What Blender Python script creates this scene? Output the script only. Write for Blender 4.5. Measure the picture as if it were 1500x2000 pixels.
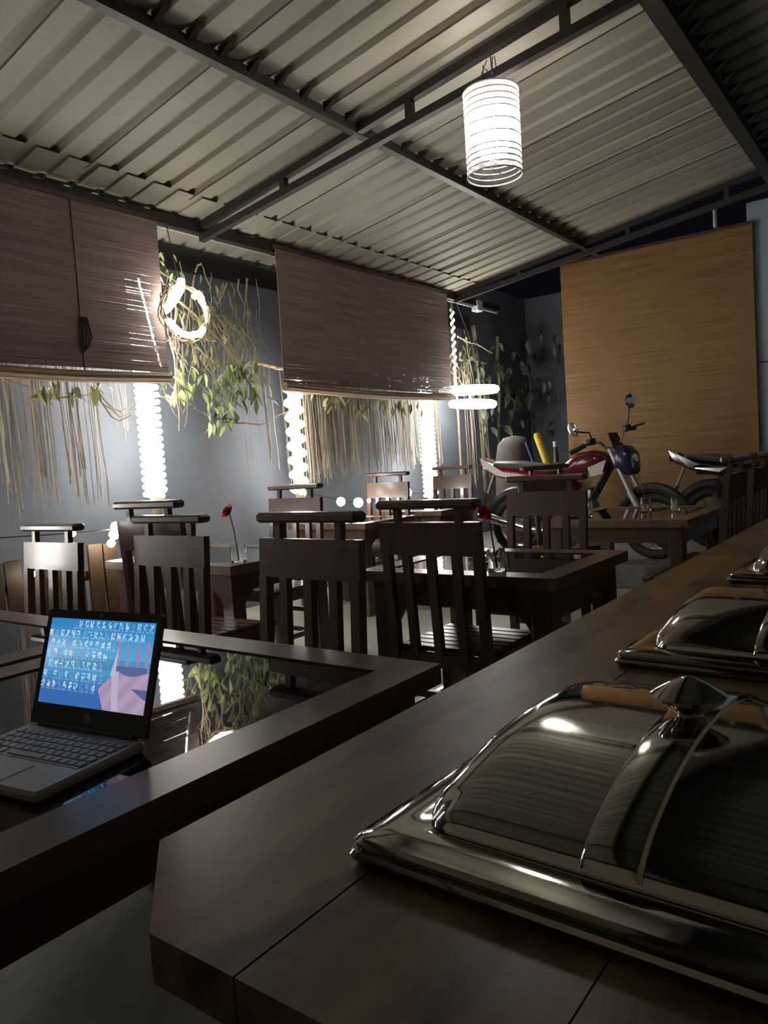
import bpy, math, random
from mathutils import Vector, Matrix
R = math.radians
PI = math.pi
random.seed(7)
scene = bpy.context.scene
for o in list(bpy.data.objects):
    bpy.data.objects.remove(o)
C = scene.collection

# ---------------------------------------------------------------- camera
CAM_H = 1.20
YAW, PIT, ROL, FPX = R(36.68), R(-3.7), R(-3.74), 1465.0
_fw = Vector((math.cos(YAW) * math.cos(PIT), math.sin(YAW) * math.cos(PIT), math.sin(PIT)))
_r0 = Vector((math.sin(YAW), -math.cos(YAW), 0))
_u0 = _r0.cross(_fw)
_rt = _r0 * math.cos(ROL) + _u0 * math.sin(ROL)
_up = -_r0 * math.sin(ROL) + _u0 * math.cos(ROL)
cam_data = bpy.data.cameras.new('camera')
cam = bpy.data.objects.new('camera', cam_data)
C.objects.link(cam)
cam_data.sensor_fit = 'VERTICAL'
cam_data.sensor_height = 24.0
cam_data.lens = FPX / 2000.0 * 24.0
cam_data.clip_start = 0.02
M = Matrix(((_rt.x, _up.x, -_fw.x, 0), (_rt.y, _up.y, -_fw.y, 0), (_rt.z, _up.z, -_fw.z, CAM_H), (0, 0, 0, 1)))
cam.matrix_world = M
scene.camera = cam

# ---------------------------------------------------------------- world and exposure
world = bpy.data.worlds.new('night')
scene.world = world
world.use_nodes = True
world.node_tree.nodes['Background'].inputs[0].default_value = (0.35, 0.45, 0.7, 1)
world.node_tree.nodes['Background'].inputs[1].default_value = 0.006
vs = scene.view_settings
vs.view_transform = 'Standard'
vs.look = 'None'
vs.gamma = 1.0
vs.use_curve_mapping = False
vs.exposure = 0.0
scene.cycles.max_bounces = 6
scene.cycles.diffuse_bounces = 3
scene.cycles.glossy_bounces = 4
scene.cycles.transparent_max_bounces = 12
scene.cycles.adaptive_threshold = 0.08
scene.cycles.adaptive_min_samples = 16
scene.cycles.use_light_tree = False
scene.cycles.sample_clamp_indirect = 4.0
scene.cycles.caustics_reflective = False
scene.cycles.caustics_refractive = False

LANTERN_W = 40.0        # emission of the lantern bulb
LED_ROPE = 26.0         # emission of the rope lights
LED_BULB = 60.0

# ---------------------------------------------------------------- materials
MATS = {}
def newmat(name):
    m = bpy.data.materials.new(name)
    m.use_nodes = True
    MATS[name] = m
    nt = m.node_tree
    return m, nt, nt.nodes['Principled BSDF']

def plain(name, col, rough=0.5, metal=0.0, var=0.15, scale=(6, 6, 6), bump=0.0, spec=0.5, coat=0.0, detail=4):
    """Principled with a noise-driven colour variation (grain when the scale is stretched)."""
    m, nt, b = newmat(name)
    tc = nt.nodes.new('ShaderNodeTexCoord')
    mp = nt.nodes.new('ShaderNodeMapping')
    mp.inputs['Scale'].default_value = scale
    nz = nt.nodes.new('ShaderNodeTexNoise')
    nz.inputs['Scale'].default_value = 1.0
    nz.inputs['Detail'].default_value = detail
    cr = nt.nodes.new('ShaderNodeValToRGB')
    cr.color_ramp.elements[0].position = 0.3
    cr.color_ramp.elements[1].position = 0.72
    lo = [c * (1 - var) for c in col]; hi = [min(1, c * (1 + var)) for c in col]
    cr.color_ramp.elements[0].color = (*lo, 1)
    cr.color_ramp.elements[1].color = (*hi, 1)
    L = nt.links.new
    L(tc.outputs['Object'], mp.inputs[0]); L(mp.outputs[0], nz.inputs['Vector'])
    L(nz.outputs[0], cr.inputs[0]); L(cr.outputs[0], b.inputs['Base Color'])
    b.inputs['Roughness'].default_value = rough
    b.inputs['Metallic'].default_value = metal
    b.inputs['Specular IOR Level'].default_value = spec
    b.inputs['Coat Weight'].default_value = coat
    b.inputs['Coat Roughness'].default_value = 0.12
    if bump:
        bp = nt.nodes.new('ShaderNodeBump')
        bp.inputs['Strength'].default_value = bump
        bp.inputs['Distance'].default_value = 0.01
        L(nz.outputs[0], bp.inputs['Height']); L(bp.outputs[0], b.inputs['Normal'])
    return m

plain('wood_dark', (0.085, 0.044, 0.031), 0.34, var=0.35, scale=(9, 9, 1.5), bump=0.03, spec=0.55, coat=0.35)
plain('wood_top', (0.15, 0.09, 0.055), 0.31, var=0.35, scale=(1.2, 14, 14), bump=0.04, spec=0.5)
plain('wood_counter', (0.19, 0.115, 0.045), 0.36, var=0.55, scale=(3.0, 11, 11), bump=0.05, spec=0.4)
plain('wood_fence', (0.09, 0.05, 0.025), 0.6, var=0.3, scale=(10, 10, 1.6), bump=0.1)
plain('steel_dark', (0.03, 0.028, 0.028), 0.45, 0.2, var=0.3, scale=(20, 20, 20))
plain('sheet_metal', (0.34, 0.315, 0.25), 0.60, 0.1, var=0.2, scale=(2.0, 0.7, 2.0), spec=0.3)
plain('sheet_metal_dark', (0.19, 0.185, 0.15), 0.65, 0.1, var=0.25, scale=(2.0, 0.7, 2.0), spec=0.3)  # darker tone for the sheets beyond the wide purlin
plain('cement', (0.38, 0.39, 0.31), 0.55, var=0.16, scale=(2.5, 2.5, 2.5), bump=0.05)
plain('cement_dark', (0.16, 0.16, 0.15), 0.7, var=0.2, scale=(2.5, 2.5, 2.5))
plain('wall_slate', (0.115, 0.132, 0.155), 0.75, var=0.25, scale=(1.6, 1.6, 1.0), bump=0.08)
plain('wall_cream', (0.42, 0.36, 0.27), 0.75, var=0.1, scale=(2, 2, 2))
plain('wall_pale_blue', (0.46, 0.62, 0.74), 0.6, var=0.05, scale=(2, 2, 2))
plain('reed_mauve', (0.36, 0.27, 0.235), 0.65, var=0.45, scale=(1.6, 1.6, 130), detail=6)
plain('reed_tan', (0.27, 0.145, 0.045), 0.6, var=0.42, scale=(1.4, 1.4, 110), detail=6)
plain('reed_pale', (0.55, 0.40, 0.20), 0.55, var=0.3, scale=(2, 60, 60))
plain('cord', (0.05, 0.045, 0.04), 0.8)
plain('root', (0.30, 0.25, 0.18), 0.75, var=0.35, scale=(8, 8, 3))
plain('bark', (0.30, 0.24, 0.15), 0.8, var=0.35, scale=(12, 12, 12), bump=0.2)
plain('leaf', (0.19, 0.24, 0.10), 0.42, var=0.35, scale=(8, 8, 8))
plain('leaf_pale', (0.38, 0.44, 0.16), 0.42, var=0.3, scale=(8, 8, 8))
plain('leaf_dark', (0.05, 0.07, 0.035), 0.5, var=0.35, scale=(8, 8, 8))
plain('chrome', (0.75, 0.75, 0.75), 0.12, 1.0, var=0.05)
plain('rubber', (0.018, 0.018, 0.018), 0.7, var=0.2)
plain('black_plastic', (0.02, 0.021, 0.024), 0.4, var=0.2)
plain('paint_red', (0.45, 0.015, 0.035), 0.25, var=0.1, coat=0.5)
plain('paint_maroon', (0.13, 0.010, 0.018), 0.22, var=0.1, coat=0.5)
plain('fork_silver', (0.5, 0.52, 0.56), 0.35, 0.3, var=0.05)
plain('paint_white', (0.75, 0.73, 0.72), 0.3, var=0.05, coat=0.4)
plain('paint_navy', (0.012, 0.018, 0.06), 0.28, var=0.15, coat=0.4)
plain('paint_black', (0.015, 0.013, 0.014), 0.3, var=0.15, coat=0.4)
plain('seat_vinyl', (0.11, 0.10, 0.095), 0.5, var=0.2)
plain('engine_metal', (0.22, 0.22, 0.22), 0.4, 0.8, var=0.3, scale=(14, 14, 14))
plain('yellow_plastic', (0.55, 0.42, 0.03), 0.45, var=0.15)
plain('blue_plastic', (0.03, 0.06, 0.30), 0.45, var=0.15)
plain('grey_cloth', (0.06, 0.053, 0.044), 0.9, var=0.3, scale=(12, 12, 12), bump=0.3)
plain('white_plastic', (0.55, 0.55, 0.53), 0.5, var=0.08)
plain('petal_red', (0.55, 0.02, 0.03), 0.5, var=0.25, scale=(30, 30, 30))
plain('stem_green', (0.16, 0.22, 0.07), 0.55, var=0.2)
plain('laptop_grey', (0.42, 0.41, 0.41), 0.4, 0.2, var=0.06)
plain('laptop_black', (0.012, 0.012, 0.014), 0.35, var=0.1)
plain('key_dark', (0.34, 0.34, 0.35), 0.5, var=0.1)
plain('sticker_red', (0.3, 0.04, 0.03), 0.5, var=0.1)
plain('logo_grey', (0.25, 0.27, 0.3), 0.4, 0.3, var=0.05)
plain('mirror', (0.85, 0.85, 0.85), 0.03, 1.0, var=0.01)

# dark knots and stains in the counter planks
_m = MATS['wood_counter']; _nt = _m.node_tree; _b = _nt.nodes['Principled BSDF']
_src = _b.inputs['Base Color'].links[0].from_socket
_tc = _nt.nodes.new('ShaderNodeTexCoord'); _mp = _nt.nodes.new('ShaderNodeMapping'); _mp.inputs['Scale'].default_value = (3.2, 7.5, 7.5)
_mp.inputs['Location'].default_value = (0.35, 0.2, 0.0)
_vz = _nt.nodes.new('ShaderNodeTexNoise'); _vz.inputs['Scale'].default_value = 1.6; _vz.inputs['Detail'].default_value = 3
_cr = _nt.nodes.new('ShaderNodeValToRGB'); _cr.color_ramp.elements[0].position = 0.30; _cr.color_ramp.elements[1].position = 0.44
_cr.color_ramp.elements[0].color = (0.16, 0.13, 0.11, 1); _cr.color_ramp.elements[1].color = (1, 1, 1, 1)
_mxc = _nt.nodes.new('ShaderNodeMix'); _mxc.data_type = 'RGBA'; _mxc.blend_type = 'MULTIPLY'; _mxc.inputs[0].default_value = 1.0
_nt.links.new(_tc.outputs['Object'], _mp.inputs[0]); _nt.links.new(_mp.outputs[0], _vz.inputs['Vector']); _nt.links.new(_vz.outputs[0], _cr.inputs[0])
_nt.links.new(_src, _mxc.inputs[6]); _nt.links.new(_cr.outputs[0], _mxc.inputs[7]); _nt.links.new(_mxc.outputs[2], _b.inputs['Base Color'])
# polished steel with faint brushing
m, nt, b = newmat('steel')
tc = nt.nodes.new('ShaderNodeTexCoord'); mp = nt.nodes.new('ShaderNodeMapping')
mp.inputs['Scale'].default_value = (3, 140, 40)
nz = nt.nodes.new('ShaderNodeTexNoise'); nz.inputs['Scale'].default_value = 1.0
mr = nt.nodes.new('ShaderNodeMapRange')
mr.inputs[3].default_value = 0.04; mr.inputs[4].default_value = 0.10
nt.links.new(tc.outputs['Object'], mp.inputs[0]); nt.links.new(mp.outputs[0], nz.inputs['Vector'])
nt.links.new(nz.outputs[0], mr.inputs[0]); nt.links.new(mr.outputs[0], b.inputs['Roughness'])
b.inputs['Base Color'].default_value = (0.46, 0.445, 0.41, 1); b.inputs['Metallic'].default_value = 1.0

def thin_glass(name, tint, ior=1.5, rough=0.02, extra=0.0):
    m = bpy.data.materials.new(name); m.use_nodes = True; MATS[name] = m
    nt = m.node_tree; nt.nodes.clear()
    out = nt.nodes.new('ShaderNodeOutputMaterial'); mx = nt.nodes.new('ShaderNodeMixShader')
    tr = nt.nodes.new('ShaderNodeBsdfTransparent'); gl = nt.nodes.new('ShaderNodeBsdfGlossy')
    fr = nt.nodes.new('ShaderNodeFresnel'); fr.inputs[0].default_value = ior
    ad = nt.nodes.new('ShaderNodeMath'); ad.operation = 'ADD'; ad.inputs[1].default_value = extra; ad.use_clamp = True
    tr.inputs[0].default_value = (*tint, 1); gl.inputs['Roughness'].default_value = rough
    nt.links.new(fr.outputs[0], ad.inputs[0]); nt.links.new(ad.outputs[0], mx.inputs[0])
    nt.links.new(tr.outputs[0], mx.inputs[1]); nt.links.new(gl.outputs[0], mx.inputs[2])
    nt.links.new(mx.outputs[0], out.inputs[0])
thin_glass('table_glass', (0.55, 0.62, 0.58), 1.7, 0.015, 0.03)
m, nt, b = newmat('cup_glass')
b.inputs['Base Color'].default_value = (0.97, 0.99, 0.96, 1); b.inputs['Roughness'].default_value = 0.03
b.inputs['Transmission Weight'].default_value = 1.0; b.inputs['IOR'].default_value = 1.46

def emit(name, col, strength):
    m = bpy.data.materials.new(name); m.use_nodes = True; MATS[name] = m
    nt = m.node_tree; nt.nodes.clear()
    out = nt.nodes.new('ShaderNodeOutputMaterial'); e = nt.nodes.new('ShaderNodeEmission')
    e.inputs[0].default_value = (*col, 1); e.inputs[1].default_value = strength
    nt.links.new(e.outputs[0], out.inputs[0])
emit('led_rope', (1.0, 0.95, 0.90), LED_ROPE)
emit('led_bulb', (1.0, 0.93, 0.82), LED_BULB)
emit('lantern_bulb', (1.0, 0.94, 0.88), LANTERN_W)
# ribbed translucent lantern shade: part clear, part milky
m = bpy.data.materials.new('lantern_shade'); m.use_nodes = True; MATS['lantern_shade'] = m
nt = m.node_tree; nt.nodes.clear()
out = nt.nodes.new('ShaderNodeOutputMaterial'); mx = nt.nodes.new('ShaderNodeMixShader')
tr = nt.nodes.new('ShaderNodeBsdfTransparent'); tl = nt.nodes.new('ShaderNodeBsdfTranslucent')
tl.inputs[0].default_value = (0.95, 0.88, 0.88, 1)
mx.inputs[0].default_value = 0.17
nt.links.new(tr.outputs[0], mx.inputs[1]); nt.links.new(tl.outputs[0], mx.inputs[2]); nt.links.new(mx.outputs[0], out.inputs[0])
# screen: emission from a colour attribute (the flat picture a screen shows)
m = bpy.data.materials.new('screen'); m.use_nodes = True; MATS['screen'] = m
nt = m.node_tree; nt.nodes.clear()
out = nt.nodes.new('ShaderNodeOutputMaterial'); e = nt.nodes.new('ShaderNodeEmission')
at = nt.nodes.new('ShaderNodeVertexColor'); at.layer_name = 'picture'
e.inputs[1].default_value = 1.0
nt.links.new(at.outputs[0], e.inputs[0]); nt.links.new(e.outputs[0], out.inputs[0])

# ---------------------------------------------------------------- mesh builder
class MB:
    def __init__(s):
        s.v = []; s.f = []
    def _add(s, vs_, fs):
        n = len(s.v); s.v += [tuple(p) for p in vs_]; s.f += [tuple(i + n for i in f) for f in fs]
        return s
    def box(s, c, d, rz=0.0, bev=0.0):
        cx, cy, cz = c; hx, hy, hz = d[0] / 2, d[1] / 2, d[2] / 2
        if bev <= 0:
            p = [(x, y, z) for z in (-hz, hz) for x, y in ((-hx, -hy), (hx, -hy), (hx, hy), (-hx, hy))]
            f = [(3, 2, 1, 0), (4, 5, 6, 7), (0, 1, 5, 4), (1, 2, 6, 5), (2, 3, 7, 6), (3, 0, 4, 7)]
        else:
            p = []; b_ = bev
            for z, q in ((-hz, b_), (-hz + b_, 0), (hz - b_, 0), (hz, b_)):
                ax, ay = hx - q, hy - q
                k = b_ if q == 0 else b_ * 0.5
                p += [(-ax + k, -ay, z), (ax - k, -ay, z), (ax, -ay + k, z), (ax, ay - k, z), (ax - k, ay, z), (-ax + k, ay, z), (-ax, ay - k, z), (-ax, -ay + k, z)]
            f = [tuple(range(7, -1, -1)), tuple(range(24, 32))]
            for l in range(3):
                for i in range(8):
                    j = (i + 1) % 8
                    f.append((l * 8 + i, l * 8 + j, l * 8 + 8 + j, l * 8 + 8 + i))
        cr, sr = math.cos(rz), math.sin(rz)
        return s._add([(cx + x * cr - y * sr, cy + x * sr + y * cr, cz + z) for x, y, z in p], f)
    def bar(s, a, b_, w, h, up=(0, 0, 1)):
        a = Vector(a); b_ = Vector(b_); d = (b_ - a).normalized(); u = Vector(up)
        sd = d.cross(u)
        if sd.length < 1e-4: sd = d.cross(Vector((0, 1, 0)))
        sd.normalize(); u2 = sd.cross(d).normalized()
        p = [q + sd * x * w / 2 + u2 * y * h / 2 for q in (a, b_) for x, y in ((-1, -1), (1, -1), (1, 1), (-1, 1))]
        return s._add(p, [(0, 1, 2, 3), (7, 6, 5, 4), (0, 4, 5, 1), (1, 5, 6, 2), (2, 6, 7, 3), (3, 7, 4, 0)])
    def tube(s, pts, r, n=8, closed=False, cap=True):
        pts = [Vector(p) for p in pts]; m = len(pts)
        rr = r if isinstance(r, (list, tuple)) else [r] * m
        prev = None; ring = []
        for i, p in enumerate(pts):
            a = pts[(i - 1) % m] if (closed or i > 0) else p
            c = pts[(i + 1) % m] if (closed or i < m - 1) else p
            t = (c - a)
            t = t.normalized() if t.length > 1e-9 else Vector((0, 0, 1))
            if prev is None:
                u = t.cross(Vector((0, 0, 1)))
                if u.length < 1e-3: u = t.cross(Vector((1, 0, 0)))
            else:
                u = prev - t * prev.dot(t)
                if u.length < 1e-6: u = t.cross(Vector((0, 0, 1)))
            u.normalize(); prev = u; w = t.cross(u)
            ring.append([p + (u * math.cos(k * 2 * PI / n) + w * math.sin(k * 2 * PI / n)) * rr[i] for k in range(n)])
        vs_ = [q for rg in ring for q in rg]; fs = []
        for i in range(m if closed else m - 1):
            j = (i + 1) % m
            for k in range(n):
                l = (k + 1) % n
                fs.append((i * n + k, i * n + l, j * n + l, j * n + k))
        if cap and not closed:
            fs.append(tuple(range(n - 1, -1, -1))); fs.append(tuple((m - 1) * n + k for k in range(n)))
        return s._add(vs_, fs)
    def lathe(s, prof, n=20, o=(0, 0, 0), axis='Z', cap=True):
        vs_ = []
        for r, z in prof:
            for k in range(n):
                a = 2 * PI * k / n; x, y = r * math.cos(a), r * math.sin(a)
                q = (x, y, z) if axis == 'Z' else ((x, z, y) if axis == 'Y' else (z, x, y))
                vs_.append((o[0] + q[0], o[1] + q[1], o[2] + q[2]))
        fs = []
        for i in range(len(prof) - 1):
            for k in range(n):
                l = (k + 1) % n
                fs.append((i * n + k, i * n + l, i * n + n + l, i * n + n + k))
        if cap:
            fs.append(tuple(range(n - 1, -1, -1))); fs.append(tuple((len(prof) - 1) * n + k for k in range(n)))
        return s._add(vs_, fs)
    def loft(s, secs, n=14, e=2.4):
        """secs: (x, y, z, half width y, half height z) rings stacked along x."""
        vs_ = []
        for x, y, z, w, h in secs:
            for k in range(n):
                a = 2 * PI * k / n; c, q = math.cos(a), math.sin(a)
                vs_.append((x, y + w * math.copysign(abs(c) ** (2 / e), c), z + h * math.copysign(abs(q) ** (2 / e), q)))
        fs = []
        for i in range(len(secs) - 1):
            for k in range(n):
                l = (k + 1) % n
                fs.append((i * n + k, i * n + l, i * n + n + l, i * n + n + k))
        fs.append(tuple(range(n - 1, -1, -1))); fs.append(tuple((len(secs) - 1) * n + k for k in range(n)))
        return s._add(vs_, fs)
    def prism(s, poly, z0, z1):
        n = len(poly)
        return s._add([(x, y, z0) for x, y in poly] + [(x, y, z1) for x, y in poly],
                      [tuple(range(n - 1, -1, -1)), tuple(range(n, 2 * n))] + [(i, (i + 1) % n, (i + 1) % n + n, i + n) for i in range(n)])
    def mesh(s, name, mat, smooth=False):
        me = bpy.data.meshes.new(name)
        me.from_pydata(s.v, [], s.f); me.update()
        if mat: me.materials.append(MATS[mat])
        if smooth:
            for p in me.polygons: p.use_smooth = True
            try: me.set_sharp_from_angle(angle=R(38))
            except Exception: pass
        return me
    def build(s, name, mat, parent=None, smooth=False):
        return link(name, s.mesh(name, mat, smooth), parent)

def link(name, data, parent=None, loc=None, rz=None):
    o = bpy.data.objects.new(name, data); C.objects.link(o)
    if parent: o.parent = parent
    if loc is not None: o.location = loc
    if rz is not None: o.rotation_euler = (0, 0, rz)
    return o
def tag(o, label=None, cat=None, group=None, kind=None):
    if label: o['label'] = label
    if cat: o['category'] = cat
    if group: o['group'] = group
    if kind: o['kind'] = kind
    return o
def thing(name, label, cat, loc=(0, 0, 0), rz=0.0, group=None, kind=None):
    return tag(link(name, None, None, loc, rz), label, cat, group, kind)
def struct(o, label=None):
    return tag(o, label, None, None, 'structure')
def copy_tree(o, parent=None):
    c = o.copy(); C.objects.link(c); c.parent = parent
    for ch in list(o.children): copy_tree(ch, c)
    return c

# ================================================================ the setting
Y_WALL = 4.95
struct(MB().box((3.5, 1.4, -0.05), (14.0, 7.6, 0.1)).build('floor', 'cement'), 'pale greenish cement floor under the tables')
struct(MB().box((8.4, 1.4, 0.1), (4.2, 7.0, 0.2), bev=0.01).build('floor_platform', 'cement_dark'), 'raised dark cement slab where the motorcycles stand')
struct(MB().box((4.0, Y_WALL + 0.06, 1.75), (14.0, 0.12, 3.5)).build('wall_garden', 'wall_slate'), 'dark slate blue garden wall behind the hanging roots')
struct(MB().box((10.55, 2.0, 1.75), (0.12, 7.0, 3.5)).build('wall_end', 'wall_slate'), 'dark wall beyond the corner of the shelter')
struct(MB().box((-2.55, 1.2, 1.75), (0.1, 7.4, 3.5)).build('wall_near', 'wall_cream'), 'cream wall at the near end of the shelter')
struct(MB().box((2.8, -2.35, 1.9), (10.6, 0.1, 3.8)).build('wall_service', 'wall_cream'), 'cream wall behind the serving counter')
wr = struct(link('wall_right', None), 'pale blue painted wall beside the tan reed blind')
MB().box((8.13, -0.43, 2.70), (0.1, 3.78, 1.52), bev=0.004).build('panel', 'wall_pale_blue', wr)
MB().box((8.13, -0.43, 0.97), (0.1, 3.78, 1.92), bev=0.004).build('panel', 'wall_pale_blue', wr)

# roof of trapezoid sheets
SL = 0.155
def roof_z(y): return 3.10 + SL * (4.4 - y)
ceil = struct(link('ceiling', None), 'corrugated metal sheet roof on a dark steel frame')
def sheet_mesh(ya, yb):
    prof = []
    for k in range(4):
        x0 = k * 0.2
        prof += [(x0, 0), (x0 + 0.130, 0), (x0 + 0.141, 0.028), (x0 + 0.187, 0.028), (x0 + 0.198, 0)]
    prof.append((0.812, 0.001))
    mb = MB(); ny = 3; n = len(prof)
    for lay in (0.0, 0.004):
        for j in range(ny):
            y = ya + (yb - ya) * j / (ny - 1)
            mb.v += [(x, y, roof_z(y) + z + lay) for x, z in prof]
    def idx(l, j, i): return (l * ny + j) * n + i
    for l in (0, 1):
        for j in range(ny - 1):
            for i in range(n - 1):
                q = (idx(l, j, i), idx(l, j, i + 1), idx(l, j + 1, i + 1), idx(l, j + 1, i))
                mb.f.append(q if l else q[::-1])
    for j in range(ny - 1):
        for i in (0, n - 1):
            mb.f.append((idx(0, j, i), idx(0, j + 1, i), idx(1, j + 1, i), idx(1, j, i)))
    for j in (0, ny - 1):
        for i in range(n - 1):
            mb.f.append((idx(0, j, i), idx(0, j, i + 1), idx(1, j, i + 1), idx(1, j, i)))
    return mb
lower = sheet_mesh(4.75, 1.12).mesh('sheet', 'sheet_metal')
upper = sheet_mesh(1.24, -2.3).mesh('sheet', 'sheet_metal_dark')
eave = sheet_mesh(4.85, 4.12).mesh('eave_sheet', 'sheet_metal')
seam_l = MB().bar((0, 4.2, roof_z(4.2) - 0.001), (0, 1.15, roof_z(1.15) - 0.001), 0.007, 0.006).mesh('seam', 'steel_dark')
for k in range(-5, 7):
    x = 2.0 + k * 0.8 - 0.01
    link('sheet', lower, ceil, (x, 0, 0.004 * (k % 2)))
    link('sheet', upper, ceil, (x + 0.1, 0, 0.02 + 0.004 * (k % 2)))
    link('eave_sheet', eave, ceil, (x + 0.06, 0, -0.014 + 0.004 * (k % 2)))
    link('seam', seam_l, ceil, (x + 0.806, 0, 0))

def purlin(y, w, hgt, label, drop=0.0, shade_wedges=False):
    z = roof_z(y) - hgt / 2 - 0.012 - drop
    o = thing('purlin_beam', label, None, (0, 0, 0), kind='structure')
    MB().bar((-2.4, y, z), (8.55, y, z), w, hgt).build('rail', 'steel_dark', o)
    if shade_wedges:  # added dark wedges stand for the shade in the ribs above the purlin
        cl = MB()._add([(-.022, 0, 0), (.022, 0, 0), (.022, -.0, .05), (-.022, 0, .05), (-.012, -.075, .05), (.012, -.075, .05)],
                       [(0, 1, 2, 3), (0, 4, 5, 1), (0, 3, 4), (1, 5, 2), (2, 5, 4, 3)]).mesh('shade_wedge', 'steel_dark')
        for k in range(-20, 28):
            x = 2.0 + 0.154 + k * 0.2
            if x > 7.6: break
            link('shade_wedge', cl, o, (x, y - w / 2, roof_z(y) - 0.042))
    return o
purlin(2.91, 0.055, 0.06, 'dark steel purlin crossing the middle of the roof', shade_wedges=True)
purlin(1.17, 0.10, 0.10, 'wide dark steel purlin where the roof darkens', shade_wedges=True)
purlin(-0.6, 0.055, 0.06, 'dark steel purlin above the serving counter')
eb = thing('eave_beam', 'dark steel eave beam above the mauve reed blinds', None, kind='structure')
MB().bar((-2.4, 4.42, 3.03), (8.6, 4.42, 3.03), 0.06, 0.075).build('rail', 'steel_dark', eb)
MB().bar((-2.4, 4.44, 2.985), (8.6, 4.44, 2.985), 0.012, 0.012).build('lip', 'white_plastic', eb)
eo = thing('eave_board', 'black board under the eave between the two blinds', None, kind='structure')
MB().box((3.0, 4.80, 2.90), (11.0, 0.03, 0.17)).build('board', 'paint_black', eo)

def truss(x, struts, label, dz=0.0):
    o = thing('truss_beam', label, None, kind='structure')
    ya, yb = 4.42, -2.2
    zt = lambda y: roof_z(y) - 0.048 + dz * 0.3
    zb = lambda y: 3.008 + (4.15 - y) * 0.128 - 0.01 + dz
    MB().bar((x, ya, zt(ya)), (x, yb, zt(yb)), 0.05, 0.05).build('top_chord', 'steel_dark', o)
    MB().bar((x, ya, zb(ya)), (x, yb, zb(yb)), 0.05, 0.05).build('bottom_chord', 'steel_dark', o)
    for y in struts:
        MB().bar((x, y, zb(y)), (x, y, zt(y)), 0.045, 0.045, up=(0, 1, 0)).build('strut', 'steel_dark', o)
    return o, zb
t1, ZB1 = truss(3.873, (3.55, 2.50, 1.52, 0.5, -0.6, -1.6), 'dark steel truss that carries the hanging lantern')
t2, ZB2 = truss(7.55, (3.6, 2.42, 1.52, 0.5, -0.6, -1.6), 'dark steel truss above the tan reed blind', 0.03)
truss(0.2, (3.55, 2.50, 1.52, 0.5, -0.6, -1.6), 'dark steel truss over the serving counter end')

# ================================================================ reed blinds
def reed_blind(name, label, width, z0, z1, n, mat, slit=None, holes=0.0, roll=True, seed=1, cords=(0.3, 0.7), wav=0.004):
    """Local x runs along the blind, y is its normal, z up; base at (0,0,0)."""
    rnd = random.Random(seed)
    root = thing(name, label, 'blind')
    mb = MB(); pitch = (z1 - z0) / n; ns = 9
    for i in range(n):
        z = z0 + (i + 0.5) * pitch
        hh = pitch * rnd.uniform(0.50, 0.58)
        cuts = [0.0, width]
        if slit:
            (sx0, sz0), (sx1, sz1) = slit
            if sz0 < z < sz1:
                sx = sx0 + (sx1 - sx0) * (z - sz0) / (sz1 - sz0) + rnd.uniform(-.004, .004)
                cuts = [0.0, sx - 0.007, sx + 0.009, width]
        if holes and z < z0 + holes:
            k = rnd.choice((0, 1, 1, 2, 3))
            for _ in range(k):
                hx = rnd.uniform(0.05, 0.97) * width
                cuts += [hx, hx + rnd.uniform(0.01, 0.07)]
            cuts = sorted(cuts)
        tilt = rnd.uniform(-0.002, 0.002); dy = rnd.uniform(-0.0015, 0.0015)
        for a, b_ in zip(cuts[0::2], cuts[1::2]):
            b_ = min(b_, width)
            if b_ - a < 0.004: continue
            m_ = max(1, int(ns * (b_ - a) / width))
            base = len(mb.v)
            for k in range(m_ + 1):
                x = a + (b_ - a) * k / m_
                zz = z + tilt * (x / width - 0.5) * 2 + wav * math.sin(x * 3.1 + seed)
                y = dy + 0.004 * math.sin(x * 2.3 + z * 4)
                mb.v += [(x, y - 0.002, zz - hh), (x, y + 0.002, zz - hh), (x, y + 0.002, zz + hh), (x, y - 0.002, zz + hh)]
            for k in range(m_):
                p = base + k * 4
                for q in range(4):
                    r_ = (q + 1) % 4
                    mb.f.append((p + q, p + 4 + q, p + 4 + r_, p + r_))
            p = base + m_ * 4
            mb.f += [(base, base + 1, base + 2, base + 3), (p + 3, p + 2, p + 1, p)]
    tag(mb.build('reeds', mat, root), kind='stuff')
    MB().bar((-0.01, 0.0, z1 + 0.012), (width + 0.01, 0.0, z1 + 0.012), 0.022, 0.03).build('head_rail', 'wood_dark', root)
    if roll:
        def sag(x): return -0.025 * math.sin(PI * min(1, max(0, x / width)))
        def spiral(r, off, m=24):
            return [(width * k / m, off[0], z0 - 0.03 + off[1] + sag(width * k / m)) for k in range(m + 1)]
        ro = MB().tube(spiral(0.036, (0, 0)), 0.036, 14).build('rolled_bottom', mat, root, True)
        for a in range(9):
            an = a * 2 * PI / 9
            MB().tube(spiral(0, (0.036 * math.cos(an), 0.036 * math.sin(an))), 0.0045, 5).build('reed', 'reed_pale', ro)
    for c_ in cords:
        x = c_ * width
        MB().tube([(x, -0.008, z1), (x + 0.002, -0.009, (z0 + z1) / 2), (x - 0.003, -0.008, z0 - 0.06)], 0.0035, 5).build('cord', 'cord', root)
    return root
b1 = reed_blind('reed_blind', 'mauve brown reed blind with a slit of light, left of the vine', 1.93, 1.93, 2.985, 150, 'reed_mauve',
                slit=((1.865, 1.97), (1.745, 2.56)), seed=3, cords=(0.66,))
b1.location = (1.50, 4.37, 0)
cb = MB()
for k in range(5):
    cb.tube([(1.27 + 0.012 * k, -0.012, 2.25), (1.25 + 0.02 * k, -0.03, 2.12 - 0.02 * (k % 2)), (1.27 + 0.01 * k, -0.015, 2.02 + 0.01 * k)], 0.006, 5)
cb.build('cord_bundle', 'cord', b1, True)
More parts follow.
